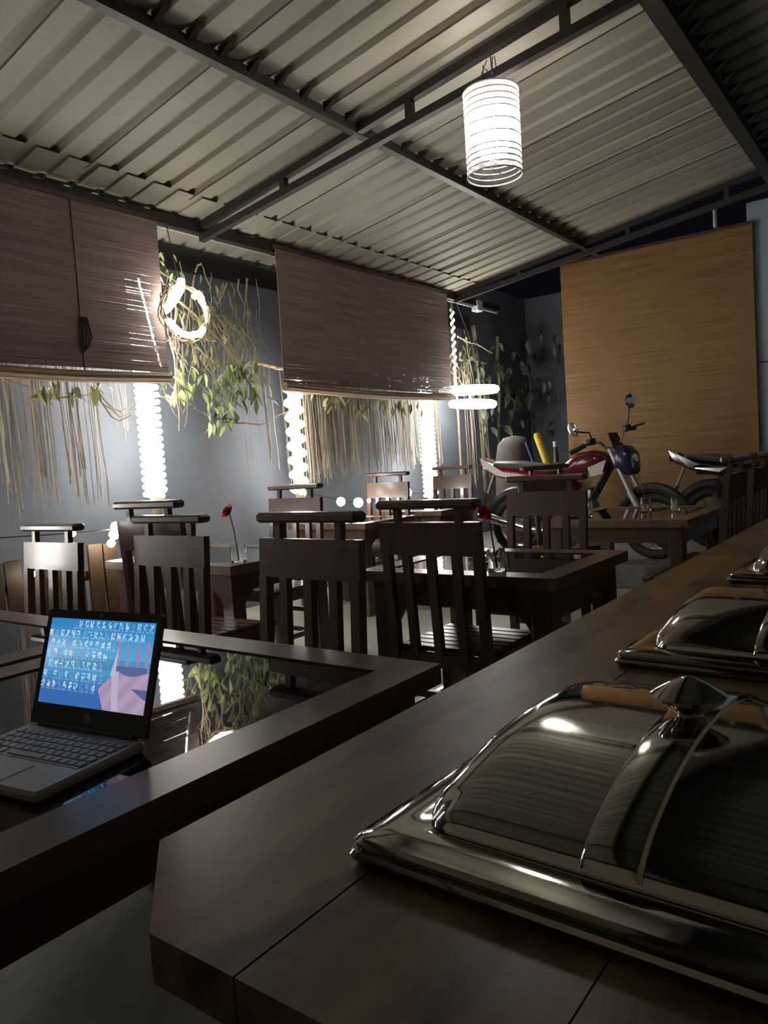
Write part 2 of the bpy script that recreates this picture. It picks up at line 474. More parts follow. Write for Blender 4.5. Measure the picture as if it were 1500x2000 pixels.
b2 = reed_blind('reed_blind', 'mauve brown reed blind with torn lower edge, right of the vine', 2.68, 1.92, 3.02, 156, 'reed_mauve',
                holes=0.17, seed=5, cords=())
b2.location = (4.60, 4.37, 0)
b3 = reed_blind('reed_blind', 'tall tan reed blind hanging behind the motorcycles', 1.93, 0.55, 3.235, 330, 'reed_tan', roll=False, seed=9, cords=(), wav=0.006)
b3.location = (8.0, 1.40, 0); b3.rotation_euler = (0, 0, PI / 2)
pp = MB().tube([(7.98, 1.72, 3.27), (7.98, 1.72, 3.50)], 0.018, 10).build('hanger_pipe', 'white_plastic')
tag(pp, 'short white pipe above the tan reed blind', 'pipe')
jb = MB().box((8.06, 4.42, 3.0), (0.13, 0.09, 0.13), bev=0.008).build('junction_box', 'white_plastic')
tag(jb, 'small white junction box under the roof corner', 'box')

# ================================================================ rope light posts, hoops, bulbs
def helix(x, y, z0, z1, r, pitch, wob=0.0, rnd=random):
    n = int((z1 - z0) / pitch * 14)
    return [(x + (r + wob * math.sin(k * .37)) * math.cos(k * 2 * PI / 14), y + (r + wob * math.sin(k * .37)) * math.sin(k * 2 * PI / 14), z0 + (z1 - z0) * k / n) for k in range(n + 1)]
def light_post(x, y, z0, z1, pitch, label, rope_r=0.017, r=0.062, ztop=3.02, post_r=0.04):
    o = thing('light_post', label, 'light post', (x, y, 0))
    MB().tube([(0, 0, 0), (0, 0, ztop)], post_r, 12).build('post', 'bark', o, True)
    MB().tube(helix(0, 0, z0, z1, r, pitch), rope_r, 6).build('rope_light', 'led_rope', o, True)
    return o
light_post(3.345, 4.52, 1.07, 2.62, 0.052, 'brilliant white rope light post under the end of the slit reed blind', 0.02, 0.068)
light_post(4.855, 4.52, 0.98, 1.98, 0.125, 'rope light post with open coils left of the root curtain', 0.026, 0.062)
light_post(6.96, 4.52, 0.80, 2.05, 0.05, 'brilliant white rope light post at the end of the root curtain', 0.02, 0.066)
light_post(1.13, 4.52, 0.62, 2.5, 0.052, 'extra unseen rope light post beyond the left photo edge', 0.02, 0.068)  # extra unseen post, placed to put a sheen on the leftmost chair
light_post(7.655, 4.53, 2.22, 2.93, 0.085, 'thin rope light post beyond the torn reed blind', 0.011, 0.016, post_r=0.012)

def arc(cx, cy, cz, rx, rz, a0, a1, n=18, depth=0.0, wob=0.012, seed=0):
    rnd = random.Random(seed)
    return [(cx + rx * math.cos(R(a0 + (a1 - a0) * k / n)) + rnd.uniform(-wob, wob), cy + depth * math.sin(R(3 * k * 20)) + rnd.uniform(-wob, wob),
             cz + rz * math.sin(R(a0 + (a1 - a0) * k / n)) + rnd.uniform(-wob, wob)) for k in range(n + 1)]
wreath = thing('twig_wreath', 'twig wreath wound with glowing string light in the vine', 'wreath', (3.55, 4.28, 2.36))
for k in range(9):
    MB().tube(arc(0.02 * math.sin(k), 0.012 * (k % 3 - 1), 0.015 * math.cos(2 * k), 0.19 + 0.008 * (k % 4), 0.17 + 0.012 * (k % 3), 0, 360, 30, seed=k), 0.0045, 5).build('twig', 'bark', wreath, True)
MB().tube(arc(0, -0.02, 0.0, 0.185, 0.165, 205, 318, 20, wob=0.006, seed=2), 0.022, 6).build('light_string', 'led_rope', wreath, True)
MB().tube([(-0.03, -0.02, 0.22), (-0.045, -0.02, 0.16), (-0.10, -0.02, 0.08), (-0.17, -0.02, 0.0), (-0.185, -0.02, -0.03)], [0.025, 0.034, 0.032, 0.026, 0.012], 7).build('light_string', 'led_rope', wreath, True)
MB().tube([(0.07, -0.02, 0.11), (0.12, -0.02, 0.145), (0.145, -0.02, 0.12), (0.155, -0.02, 0.04), (0.17, -0.02, -0.05)], [0.022, 0.02, 0.016, 0.008, 0.008], 6).build('light_string', 'led_rope', wreath, True)
MB().tube([(-0.03, 0.0, 0.2), (-0.02, 0.07, 0.45), (0.0, 0.13, 0.63)], 0.004, 5).build('hanging_cord', 'cord', wreath)
hoop = thing('light_hoop', 'glowing double hoop of rope light at the corner by the torn blind', 'light', (7.75, 4.42, 1.90))
MB().tube([(0.31 * math.cos(a * PI / 15), 0.31 * math.sin(a * PI / 15), 0.09 + 0.035 * math.cos(a * PI / 15) + 0.03 * math.sin(a * PI / 15)) for a in range(30)], 0.046, 7, closed=True).build('rope_light', 'led_rope', hoop, True)
MB().tube([(0.07 + 0.24 * math.cos(a * PI / 15), 0.24 * math.sin(a * PI / 15), -0.07 + 0.02 * math.cos(a * PI / 15) + 0.03 * math.sin(a * PI / 15)) for a in range(30)], 0.046, 7, closed=True).build('rope_light', 'led_rope', hoop, True)
MB().tube([(0.3, 0, 0.1), (0.15, 0, 0.6), (0.0, 0.1, 1.12)], 0.004, 5).build('cord', 'cord', hoop)

def bulb_string(label, pts, bulbs, r=0.016):
    o = thing('string_light', label, 'string light')
    MB().tube(pts, 0.004, 5).build('wire', 'cord', o, True)
    for p, rr in bulbs:
        MB().lathe([(0.001, -rr), (rr * .7, -rr * .7), (rr, 0), (rr * .7, rr * .7), (0.001, rr)], 10, p).build('bulb', 'led_bulb', o, True)
    return o
bulb_string('string of white bulbs sagging along the low board fence', [(2.0, 4.2, 0.93), (2.48, 4.18, 0.905), (2.73, 4.18, 0.90), (3.01, 4.18, 0.875), (3.3, 4.3, 0.92), (3.345, 4.44, 1.0)],
            [((2.48, 4.18, 0.903), 0.020), ((3.007, 4.18, 0.873), 0.020), ((2.76, 4.16, 0.915), 0.03), ((2.745, 4.16, 0.865), 0.032), ((2.72, 4.16, 0.815), 0.026), ((2.22, 4.18, 0.70), 0.016)])
bulb_string('string of white bulbs strung between the rope light posts of the root curtain',
            [(4.855, 4.42, 1.0), (4.6, 4.3, 1.02), (5.02, 4.18, 0.90), (5.26, 4.18, 0.86), (5.74, 4.18, 0.885), (6.03, 4.18, 0.89), (6.9, 4.4, 0.86)],
            [((4.53, 4.2, 1.02), 0.034), ((5.02, 4.2, 0.892), 0.040), ((5.262, 4.2, 0.865), 0.046), ((5.736, 4.2, 0.885), 0.022), ((6.035, 4.2, 0.90), 0.05), ((5.42, 4.2, 0.87), 0.02)])
# low board fence lit by the bulbs
fence = thing('board_fence', 'low fence of brown boards below the hanging roots', 'fence', (0, 0, 0))
for k in range(24):  # added unseen boards at the left end block low light under the tables
    x = 0.045 + k * 0.125
    MB().bar((x, 4.28, 0.0), (x + random.uniform(-.02, .02), 4.29, 0.80 + random.uniform(-.03, .03)), 0.095, 0.022, up=(0, 1, 0)).build('board', 'wood_fence', fence)
MB().bar((0.0, 4.31, 0.62), (3.05, 4.31, 0.62), 0.02, 0.06).build('rail', 'wood_fence', fence)

# ================================================================ roots, vine, leaves
def root_curtain(label, spans, seed):
    rnd = random.Random(seed)
    o = thing('root_curtain', label, 'hanging roots')
    mb = MB()
    for x0, x1, n, zt, zb0, zb1 in spans:
        for k in range(n):
            x = rnd.uniform(x0, x1); y = rnd.uniform(4.60, 4.78); zb = rnd.uniform(zb0, zb1)
            dx = rnd.uniform(-.02, .03)
            pts = [(x + dx * t + rnd.uniform(-.006, .006) + 0.02 * t, y + rnd.uniform(-.006, .006), zt + (zb - zt) * t) for t in (0, .2, .4, .6, .8, 1)]
            mb.tube(pts, rnd.uniform(0.0018, 0.0048), 4)
    tag(mb.build('strands', 'root', o), kind='stuff')
    MB().tube([(spans[0][0] - 0.1, 4.69, spans[0][3]), ((spans[0][0] + spans[-1][1]) / 2, 4.7, spans[0][3] + 0.03), (spans[-1][1] + 0.1, 4.69, spans[-1][3])], 0.018, 8).build('branch', 'bark', o, True)
    return o
root_curtain('loose curtain of aerial roots below the slit reed blind', [(2.30, 2.62, 26, 2.1, 0.98, 1.25), (2.62, 3.06, 30, 2.1, 1.0, 1.3), (3.0, 3.3, 7, 2.1, 1.3, 1.6)], 11)
root_curtain('dense curtain of pale aerial roots between two rope light posts', [(4.93, 5.35, 62, 2.1, 1.02, 1.18), (5.3, 6.9, 150, 2.1, 1.08, 1.3), (7.0, 7.42, 46, 2.1, 1.12, 1.25)], 12)
root_curtain('few thin aerial roots beside the open coil post', [(4.50, 4.80, 9, 2.1, 1.1, 1.35)], 13)
root_curtain('thick dark aerial roots at the corner by the glowing hoop', [(8.15, 8.6, 16, 2.4, 0.7, 1.0)], 14)

def leaf_mesh(mat, L=0.1, W=0.032):
    mb = MB()
    n = 5
    for k in range(n + 1):
        t = k / n; w = W * math.sin(PI * t ** 0.8) * 0.5 + 0.0008
        zc = -0.25 * L * t * t
        mb.v += [(L * t, -w, zc + w * 0.35), (L * t, 0, zc), (L * t, w, zc + w * 0.35)]
    for k in range(n):
        for i in (0, 1):
            a = k * 3 + i
            mb.f.append((a, a + 3, a + 4, a + 1))
    return mb.mesh('leaf', mat, True)
LEAF = [leaf_mesh('leaf', 0.10, 0.034), leaf_mesh('leaf_pale', 0.11, 0.04), leaf_mesh('leaf', 0.08, 0.022)]
LEAFD = [leaf_mesh('leaf_dark', 0.12, 0.045)]
def scatter_leaves(parent, pts, meshes, rnd, s0=0.8, s1=1.35):
    for p in pts:
        l = link('leaf', rnd.choice(meshes), parent, p)
        l.rotation_euler = (rnd.uniform(-.6, .6), rnd.uniform(0.4, 1.45), rnd.uniform(0, 2 * PI))
        q = rnd.uniform(s0, s1); l.scale = (q, q, q)
def vine(label, twigs, clusters, seed, meshes, name='vine', cat='plant', s=(0.8, 1.35)):
    rnd = random.Random(seed)
    o = thing(name, label, cat)
    for a, b_, r, bow in twigs:
        a = Vector(a); b_ = Vector(b_); pts = []
        for k in range(7):
            t = k / 6
            p = a.lerp(b_, t); p.z += bow * math.sin(PI * t)
            p += Vector((rnd.uniform(-1, 1), rnd.uniform(-1, 1), rnd.uniform(-1, 1))) * 0.018
            pts.append(p)
        MB().tube(pts, [r * (1 - 0.6 * k / 6) for k in range(7)], 5).build('twig', 'bark', o, True)
    for (cx, cy, cz), (sx, sy, sz), n in clusters:
        scatter_leaves(o, [(cx + rnd.uniform(-1, 1) * sx, cy + rnd.uniform(-1, 1) * sy, cz + rnd.uniform(-1, 1) * sz) for _ in range(n)], meshes, rnd, *s)
    return o
rv = random.Random(21)
tw = []
for k in range(85):
    a = (rv.uniform(3.5, 4.6), rv.uniform(4.5, 4.85), rv.uniform(2.2, 2.8))
    tw.append((a, (a[0] + rv.uniform(-.35, .35), rv.uniform(4.4, 4.85), a[2] - rv.uniform(0.15, 0.75)), rv.uniform(0.003, 0.009), rv.uniform(-.12, .12)))
tw += [((3.35, 4.5, 1.80), (3.75, 4.5, 1.70), 0.008, 0.03), ((3.75, 4.5, 1.70), (4.2, 4.5, 1.62), 0.007, -0.03), ((4.0, 4.5, 1.60), (4.8, 4.5, 1.72), 0.008, -0.06),
       ((3.6, 4.45, 2.5), (4.6, 4.6, 1.85), 0.011, 0.06), ((3.5, 4.6, 2.75), (4.3, 4.6, 2.3), 0.010, 0.08), ((4.5, 4.55, 1.75), (4.1, 4.6, 2.4), 0.009, 0.0)]
vine('leafy vine tumbling out of the gap between the two mauve blinds', tw,
     [((3.98, 4.5, 1.95), (0.42, 0.14, 0.14), 80), ((4.02, 4.48, 1.72), (0.16, 0.10, 0.15), 42), ((4.35, 4.55, 1.95), (0.22, 0.10, 0.18), 34),
      ((3.52, 4.45, 2.70), (0.10, 0.08, 0.12), 16), ((4.25, 4.7, 2.3), (0.35, 0.12, 0.30), 60), ((3.9, 4.75, 2.6), (0.45, 0.08, 0.2), 30)], 22, LEAF)
vine('leaves and looped stems hanging under the slit reed blind',
     [((2.3, 4.5, 1.85), (2.62, 4.5, 1.74), 0.006, 0.02), ((2.62, 4.5, 1.74), (3.0, 4.5, 1.83), 0.006, -0.02), ((2.9, 4.5, 1.85), (3.3, 4.5, 1.80), 0.007, -0.22), ((2.92, 4.5, 1.85), (3.28, 4.52, 1.82), 0.006, -0.2), ((2.95, 4.52, 1.85), (3.3, 4.5, 1.84), 0.006, -0.17)],
     [((2.75, 4.52, 1.83), (0.35, 0.08, 0.05), 22)], 23, LEAF)
vine('leaves peeping out under the torn reed blind', [((4.9, 4.5, 1.86), (6.9, 4.5, 1.84), 0.008, 0.03)],
     [((5.5, 4.5, 1.81), (0.55, 0.08, 0.05), 24), ((6.45, 4.5, 1.80), (0.4, 0.06, 0.05), 20), ((5.75, 4.5, 1.74), (0.08, 0.05, 0.07), 10)], 24, LEAF)
tw = []
for k in range(22):
    a = (rv.uniform(7.5, 8.3), rv.uniform(4.5, 4.85), rv.uniform(2.2, 2.9))
    tw.append((a, (a[0] + rv.uniform(-.3, .5), rv.uniform(4.5, 4.85), a[2] - rv.uniform(0.1, 0.7)), rv.uniform(0.003, 0.010), rv.uniform(-.1, .1)))
tw.append(((7.7, 4.5, 2.62), (8.5, 4.5, 2.50), 0.012, 0.0))
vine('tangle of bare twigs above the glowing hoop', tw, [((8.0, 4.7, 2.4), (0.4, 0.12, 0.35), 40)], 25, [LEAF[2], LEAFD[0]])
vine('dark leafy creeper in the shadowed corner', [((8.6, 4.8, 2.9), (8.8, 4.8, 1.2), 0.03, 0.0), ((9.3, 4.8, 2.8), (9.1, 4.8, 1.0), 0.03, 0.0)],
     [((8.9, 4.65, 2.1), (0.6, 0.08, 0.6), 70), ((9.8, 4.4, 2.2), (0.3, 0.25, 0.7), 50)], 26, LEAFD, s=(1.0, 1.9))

# ================================================================ lantern
def lantern(x, y, ztop, label):
    o = thing('hanging_lantern', label, 'lantern', (x, y, 0))
    r, h_ = 0.152, 0.45
    z1, z0 = ztop, ztop - h_
    MB().lathe([(r, z0), (r, z1)], 48, cap=False).build('shade', 'lantern_shade', o, True)
    for k in range(15):
        z = z0 + h_ * k / 14
        if 5 <= k <= 9 and k % 2: continue
        MB().tube([(r * math.cos(a * PI / 20), r * math.sin(a * PI / 20), z) for a in range(40)], 0.0035 if 0 < k < 14 else 0.005, 5, closed=True).build('ring', 'white_plastic', o, True)
    MB().tube([(-r, 0, z0 + 0.03), (-0.03, 0.0, z0 + 0.035), (0.03, 0, z0 + 0.03), (r, 0, z0 + 0.04)], 0.003, 5).build('cross_wire', 'steel_dark', o)
    MB().lathe([(0.012, z0 + 0.09), (0.07, z0 + 0.11), (0.088, z0 + 0.17), (0.088, z0 + 0.33), (0.06, z0 + 0.37), (0.02, z0 + 0.385)], 20).build('bulb', 'lantern_bulb', o, True)
    MB().lathe([(0.02, z0 + 0.385), (0.022, z1 + 0.02)], 12).build('socket', 'white_plastic', o, True)
    zc = ZB1(y) - 0.02
    for k in range(3):
        a = 2.1 * k + 0.4
        MB().tube([(r * math.cos(a), r * math.sin(a), z1), (0.02 * math.cos(a), 0.02 * math.sin(a), zc)], 0.002, 5).build('hang_wire', 'steel_dark', o)
    kn = MB()
    for k in range(6):
        a = k * 1.05
        kn.tube([(0.02 * math.cos(a), 0.02 * math.sin(a), zc - 0.02), (0.04 * math.cos(a * 1.7), 0.04 * math.sin(a), zc + 0.03), (0.02 * math.cos(a + 1), 0.035 * math.sin(a + 1), zc + 0.085 + 0.012 * k)], 0.003, 5)
    kn.build('wire_knot', 'steel_dark', o)
    return o
lantern(3.873, 1.965, 3.20, 'glowing white cylindrical lantern hanging from the roof truss')

# ================================================================ tables
def make_table(name, label, x0, x1, y0, y1, zt=0.745, bw=0.105, cat='table'):
    cx, cy = (x0 + x1) / 2, (y0 + y1) / 2; w, d = x1 - x0, y1 - y0
    o = thing(name, label, cat, (cx, cy, 0))
    th = 0.045
    hx, hy = w / 2, d / 2
    def rail(poly): MB().prism(poly, zt - th, zt).build('frame_rail', 'wood_top', o)
    g = 0.0008
    rail([(-hx, -hy), (hx, -hy), (hx - bw, -hy + bw - g), (-hx + bw, -hy + bw - g)])
    rail([(hx, hy), (-hx, hy), (-hx + bw, hy - bw + g), (hx - bw, hy - bw + g)])
    rail([(-hx, hy - g), (-hx, -hy + g), (-hx + bw, -hy + bw), (-hx + bw, hy - bw)])
    rail([(hx, -hy + g), (hx, hy - g), (hx - bw, hy - bw), (hx - bw, -hy + bw)])
    MB().box((0, 0, zt - 0.030), (w - 2 * bw, d - 2 * bw, 0.02)).build('centre_panel', 'wood_dark', o)
    MB().box((0, 0, zt - 0.010), (w - 2 * bw - .004, d - 2 * bw - .004, 0.012)).build('glass_pane', 'table_glass', o)
    ah = 0.10; za = zt - th - ah / 2; ins = 0.06
    for s in (-1, 1):
        MB().box((0, s * (hy - ins), za), (w - 2 * ins, 0.025, ah)).build('apron', 'wood_dark', o)
        MB().box((s * (hx - ins), 0, za), (0.025, d - 2 * ins, ah)).build('apron', 'wood_dark', o)
    for sx in (-1, 1):
        for sy in (-1, 1):
            lx, ly = sx * (hx - 0.085), sy * (hy - 0.085)
            mb = MB().box((lx, ly, (zt - th) / 2), (0.085, 0.085, zt - th), bev=0.006)
            for ax in (0, 1):
                pr = [(0, 0), (0.11, 0), (0.085, -0.03), (0.045, -0.06), (0.02, -0.10), (0, -0.13)]
                n = len(pr); vv = []
                for q in (-0.0125, 0.0125):
                    for u, z in pr:
                        e_ = -(0.04 + u)
                        vv.append((lx + sx * e_, ly + q, zt - th - ah + 0.02 + z) if ax == 0 else (lx + q, ly + sy * e_, zt - th - ah + 0.02 + z))
                mb._add(vv, [tuple(range(n)), tuple(range(2 * n - 1, n - 1, -1))] + [(i, (i + 1) % n, (i + 1) % n + n, i + n) for i in range(n)])
            mb.build('leg', 'wood_dark', o)
    return o
make_table('dining_table', 'dark wooden dining table with glass inset carrying the laptop', 0.12, 1.39, 0.905, 1.93)
make_table('dining_table', 'glass topped wooden table at the photo edge, left of the laptop', 0.12, 1.37, 1.97, 3.0)
make_table('dining_table', 'wooden table with glass inset and wilted red flower, beside the counter', 2.51, 3.29, 1.118, 2.03)
make_table('dining_table', 'wooden table with upright red rose in a square glass', 2.47, 3.27, 2.80, 3.86)
make_table('dining_table', 'wooden table with drinking glasses in front of the red motorcycle', 4.56, 5.62, 1.19, 2.12, 0.755)
make_table('dining_table', 'wooden table against the root curtain between bulbs', 4.55, 5.25, 3.58, 4.40)
make_table('dining_table', 'far wooden table at the end of the root curtain', 5.66, 6.3, 3.58, 4.40)

# ================================================================ chairs
def make_chair(label):
    """Faces local +x, back at x=-0.20, width along y, 1.06 high."""
    o = thing('dining_chair', label, 'chair', group='slat backed dining chairs')
    W = 0.46; rake = 0.035
    def bx(z): return -0.19 - rake * max(0, (z - 0.45)) / 0.5
    for s in (-1, 1):                                     # rear posts
        y = s * (W / 2 - 0.019)
        mb = MB()
        mb.bar((-0.20, y, 0), (bx(.45), y, 0.45), 0.038, 0.042, up=(1, 0, 0)); mb.bar((bx(.45), y, 0.45), (bx(.84), y, 0.845), 0.036, 0.034, up=(1, 0, 0))
        mb.build('rear_leg', 'wood_dark', o)
    for k in (-1, 0, 1):
        y = k * W / 4
        MB().bar((bx(.47), y, 0.40), (bx(.85), y, 0.85), 0.036, 0.026, up=(1, 0, 0)).build('back_slat', 'wood_dark', o)
    MB().bar((bx(.84) - .002, 0, 0.842), (bx(.97) - .002, 0, 0.972), W, 0.030, up=(1, 0, 0)).build('top_panel', 'wood_dark', o)
    for s in (-1, 1):
        MB().bar((bx(.97), s * 0.14, 0.97), (bx(1.02), s * 0.14, 1.028), 0.026, 0.024, up=(1, 0, 0)).build('cap_post', 'wood_dark', o)
    MB().box((bx(1.04), 0, 1.043), (0.062, W, 0.034), bev=0.009).build('cap_rail', 'wood_dark', o)
    for k in range(7):
        MB().box((-0.145 + k * 0.058, 0, 0.448), (0.048, W - 0.03, 0.02), bev=0.003).build('seat_slat', 'wood_top', o)
    for s in (-1, 1):
        MB().box((0.0, s * (W / 2 - 0.02), 0.41), (0.40, 0.026, 0.055)).build('seat_rail', 'wood_dark', o)
        MB().box((s * 0.185 - 0.005, 0, 0.41), (0.026, W - 0.06, 0.055)).build('seat_rail', 'wood_dark', o)
        MB().bar((0.185, s * (W / 2 - 0.022), 0), (0.185, s * (W / 2 - 0.022), 0.438), 0.042, 0.042, up=(1, 0, 0)).build('front_leg', 'wood_dark', o)
        MB().box((-0.005, s * (W / 2 - 0.021), 0.17), (0.36, 0.022, 0.03)).build('stretcher', 'wood_dark', o)
    for z in (0.14, 0.27):
        MB().box((-0.195, 0, z), (0.022, W - 0.07, 0.028)).build('stretcher', 'wood_dark', o)
    return o
chair0 = None
def chair(label, bx_, by, face, zs=1.0):
    """bx_,by: centre of the backrest foot; face: direction the sitter looks."""
    global chair0
    if chair0 is None:
        chair0 = make_chair(label); o = chair0
    else:
        o = copy_tree(chair0); o['label'] = label
    o.location = (bx_ + 0.20 * math.cos(face), by + 0.20 * math.sin(face), 0)
    o.rotation_euler = (0, 0, face); o.scale = (1, 1, zs)
    return o
chair('dark slat backed chair facing the laptop table across its far edge', 1.767, 1.648, PI - 0.06, 1.0)
chair('dark slat backed chair with its back to the counter, tucked under the wilted flower table', 2.45, 1.597, 0.0, 0.99)
chair('dark slat backed chair in front of the red motorcycle tail', 3.765, 1.723, PI, 1.02)
chair('slat backed chair with pale sheen nearest the left photo edge', 1.817, 3.284, PI, 0.965)
chair('slat backed chair right behind the laptop screen', 1.94, 2.586, PI, 0.985)
chair('slat backed chair with its back just below the brightest rope light post', 2.10, 2.86, 0.0, 1.04)
chair('slat backed chair on the far side of the rose table', 3.59, 3.417, PI, 1.04)
chair('pale lit slat backed chair in front of the root curtain', 5.471, 4.03, PI, 1.055)
chair('pale lit slat backed chair right of the brilliant post at the curtain end', 6.55, 4.0, PI, 1.065)
chair('slat backed chair seen sideways at the table of drinking glasses, nearer one', 4.32, 0.90, PI / 2, 1.06)
chair('slat backed chair seen sideways at the table of drinking glasses, farther one', 4.95, 0.90, PI / 2, 1.06)
chair('slat backed chair beyond the drinking glasses under the motorcycle tank', 5.6, 2.52, -PI / 2 - 0.5, 1.04)

# ================================================================ serving counter
ZC = 0.82
counter = thing('serving_counter', 'long dark plank serving counter with a cut corner', 'counter')
XE = 0.356
rows = [(0.667, 0.437), (0.435, 0.205), (0.203, -0.027), (-0.029, -0.30)]
for i, (ya, yb) in enumerate(rows):
    for xa, xb in ((XE, 2.678), (2.682, 4.9)):
        if i == 0 and xa == XE:
            poly = [(xa, yb), (xb, yb), (xb, ya), (0.462, ya), (xa, 0.540)]
        else:
            poly = [(xa, yb), (xb, yb), (xb, ya), (xa, ya)]
        MB().prism(poly, ZC - 0.045, ZC - random.uniform(0, 0.0012)).build('plank', 'wood_counter', counter)
for y in (0.60, -0.24):
    MB().box((2.65, y, ZC - 0.10), (4.3, 0.03, 0.11)).build('apron', 'wood_dark', counter)
MB().box((0.50, 0.18, ZC - 0.10), (0.03, 0.82, 0.11)).build('apron', 'wood_dark', counter)
for x in (0.55, 2.6, 4.7):
    for y in (0.555, -0.19):
        MB().box((x, y, (ZC - 0.045) / 2), (0.09, 0.09, ZC - 0.045), bev=0.006).build('leg', 'wood_dark', counter)
MB().box((2.65, 0.18, 0.22), (4.2, 0.68, 0.03)).build('lower_shelf', 'wood_dark', counter)

# ================================================================ chafing dishes
def rrect(hx, hy, r, n=6):
    pts = []
    for cx, cy, a0 in ((hx - r, hy - r, 0), (-hx + r, hy - r, 90), (-hx + r, -hy + r, 180), (hx - r, -hy + r, 270)):
        for k in range(n + 1):
            a = R(a0 + 90 * k / n); pts.append((cx + r * math.cos(a), cy + r * math.sin(a)))
    return pts
def dome_z(u, v):
    """height of the lid above the rim at u,v in -1..1"""
    a = max(0.0, 1 - abs(u) ** 2.3)
    ex = max(0.0, 1 - abs(v) ** 14) ** 0.5
    eu = max(0.0, 1 - abs(u) ** 26) ** 0.5
    return (0.016 + 0.050 * a) * ex * eu
DHX, DHY = 0.232, 0.196
def make_dish(label):
    o = thing('chafing_dish', label, 'chafing dish', group='chafing dishes on the serving counter')
    def ringloft(levels, n=6):
        mb = MB(); m_ = None
        for hx, hy, r, z in levels:
            p = rrect(hx, hy, r, n); m_ = len(p); mb.v += [(x, y, z) for x, y in p]
        for l in range(len(levels) - 1):
            for k in range(m_):
                j = (k + 1) % m_
                mb.f.append((l * m_ + k, l * m_ + j, l * m_ + m_ + j, l * m_ + m_ + k))
        return mb
    HX, HY = 0.288, 0.243
    ringloft([(HX - .006, HY - .006, .012, 0.0), (HX - .001, HY - .001, .014, 0.004), (HX, HY, .014, 0.008), (HX - .003, HY - .003, .013, 0.012),
              (HX - .012, HY - .012, .012, 0.013), (HX - .016, HY - .016, .012, 0.010), (HX - .020, HY - .020, .012, 0.010)]).build('water_pan_rim', 'steel', o, True)
    ringloft([(HX - .008, HY - .008, .012, 0.013), (HX - .004, HY - .004, .014, 0.016), (HX - .004, HY - .004, .014, 0.020), (HX - .008, HY - .008, .014, 0.024),
              (HX - .030, HY - .026, .02, 0.0255), (DHX + .012, DHY + .012, .03, 0.026), (DHX + .004, DHY + .004, .03, 0.024), (DHX - .01, DHY - .01, .03, 0.022)]).build('lid_rim', 'steel', o, True)
    mb = MB(); nu, nv = 48, 48
    def sp(k, n):
        t = -1 + 2 * k / n
        return math.copysign(1 - (1 - abs(t)) ** 1.7, t)
    # outline is a rounded rectangle: pull the corners in
    for i in range(nu + 1):
        for j in range(nv + 1):
            u, v = sp(i, nu), sp(j, nv)
            x, y = u * DHX, v * DHY
            rr = 0.04
            qx, qy = abs(x) - (DHX - rr), abs(y) - (DHY - rr)
            if qx > 0 and qy > 0:
                mx_ = max(qx, qy); d_ = math.hypot(qx, qy); k_ = mx_ / d_
                x = math.copysign(DHX - rr + qx * k_, x); y = math.copysign(DHY - rr + qy * k_, y)
            mb.v.append((x, y, 0.024 + dome_z(u, v)))
    for i in range(nu):
        for j in range(nv):
            a = i * (nv + 1) + j
            mb.f.append((a, a + nv + 1, a + nv + 2, a + 1))
    mb.build('lid', 'steel', o, True)
    mb = MB(); n = 48; hw = 0.0235
    prof = [(-hw - .003, -0.002), (-hw, 0.0035), (-hw + .004, 0.005), (hw - .004, 0.005), (hw, 0.0035), (hw + .003, -0.002)]
    for i in range(n + 1):
        u = sp(i, n) * 0.995
        for y, dz in prof:
            mb.v.append((u * (DHX + 0.003), y, 0.024 + dome_z(u, 0) + dz))
    m_ = len(prof)
    for i in range(n):
        for k in range(m_ - 1):
            a = i * m_ + k
            mb.f.append((a, a + m_, a + m_ + 1, a + 1))
    mb.build('centre_band', 'steel', o, True)
    zt = 0.024 + 0.066
    MB().lathe([(0.020, zt), (0.016, zt + .003), (0.013, zt + .006), (0.018, zt + .010), (0.029, zt + .017), (0.037, zt + .023), (0.038, zt + .027),
                (0.034, zt + .030), (0.020, zt + .038), (0.008, zt + .044), (0.001, zt + .046)], 32).build('knob', 'steel', o, True)
    return o
d0 = make_dish('polished steel chafing dish nearest the camera')
d0.location = (0.52 + 0.288, 0.217, ZC); d0.rotation_euler = (0, 0, R(-1.5))
for x, lb in ((1.262 + 0.288, 'middle polished steel chafing dish, just behind the nearest one'), (2.14 + 0.288, 'farthest polished steel chafing dish at the right photo edge')):
    d = copy_tree(d0); d.location = (x, 0.217, ZC); d['label'] = lb

# ================================================================ laptop
LW, LD, SH = 0.296, 0.215, 0.207
la = R(-81.43)                       # hinge direction
lap = thing('laptop', 'open grey laptop with a glowing blue screen on the near table', 'laptop', (0.720, 1.2305, 0.7405), la)
# local x runs along the hinge to the right, +y is backwards, -y towards the user
MB().box((0, -LD / 2, 0.0095), (LW, LD, 0.017), bev=0.005).build('base', 'laptop_grey', lap)
kb = MB().box((0, -0.075, 0.0182), (LW - 0.03, 0.105, 0.0014)).build('keyboard', 'laptop_grey', lap)
key = MB().box((0, 0, 0), (0.0150, 0.0150, 0.0022), bev=0.0008).mesh('key', 'key_dark')
wide = MB().box((0, 0, 0), (0.080, 0.0150, 0.0022), bev=0.0008).mesh('key', 'key_dark')
for r_ in range(5):
    for c_ in range(14):
        if r_ == 4 and 4 <= c_ <= 8:
            if c_ == 6: link('key', wide, kb, (-0.124 + 0.01825 * 6 + 0.009, -0.115, 0.0198))
            continue
        link('key', key, kb, (-0.124 + c_ * 0.0191, -0.036 - r_ * 0.0197, 0.0198))
MB().box((0, -0.172, 0.0182), (0.10, 0.062, 0.0012), bev=0.0004).build('touchpad', 'laptop_grey', lap)
MB().box((-0.105, -0.185, 0.0184), (0.022, 0.018, 0.0008)).build('sticker', 'sticker_red', lap)
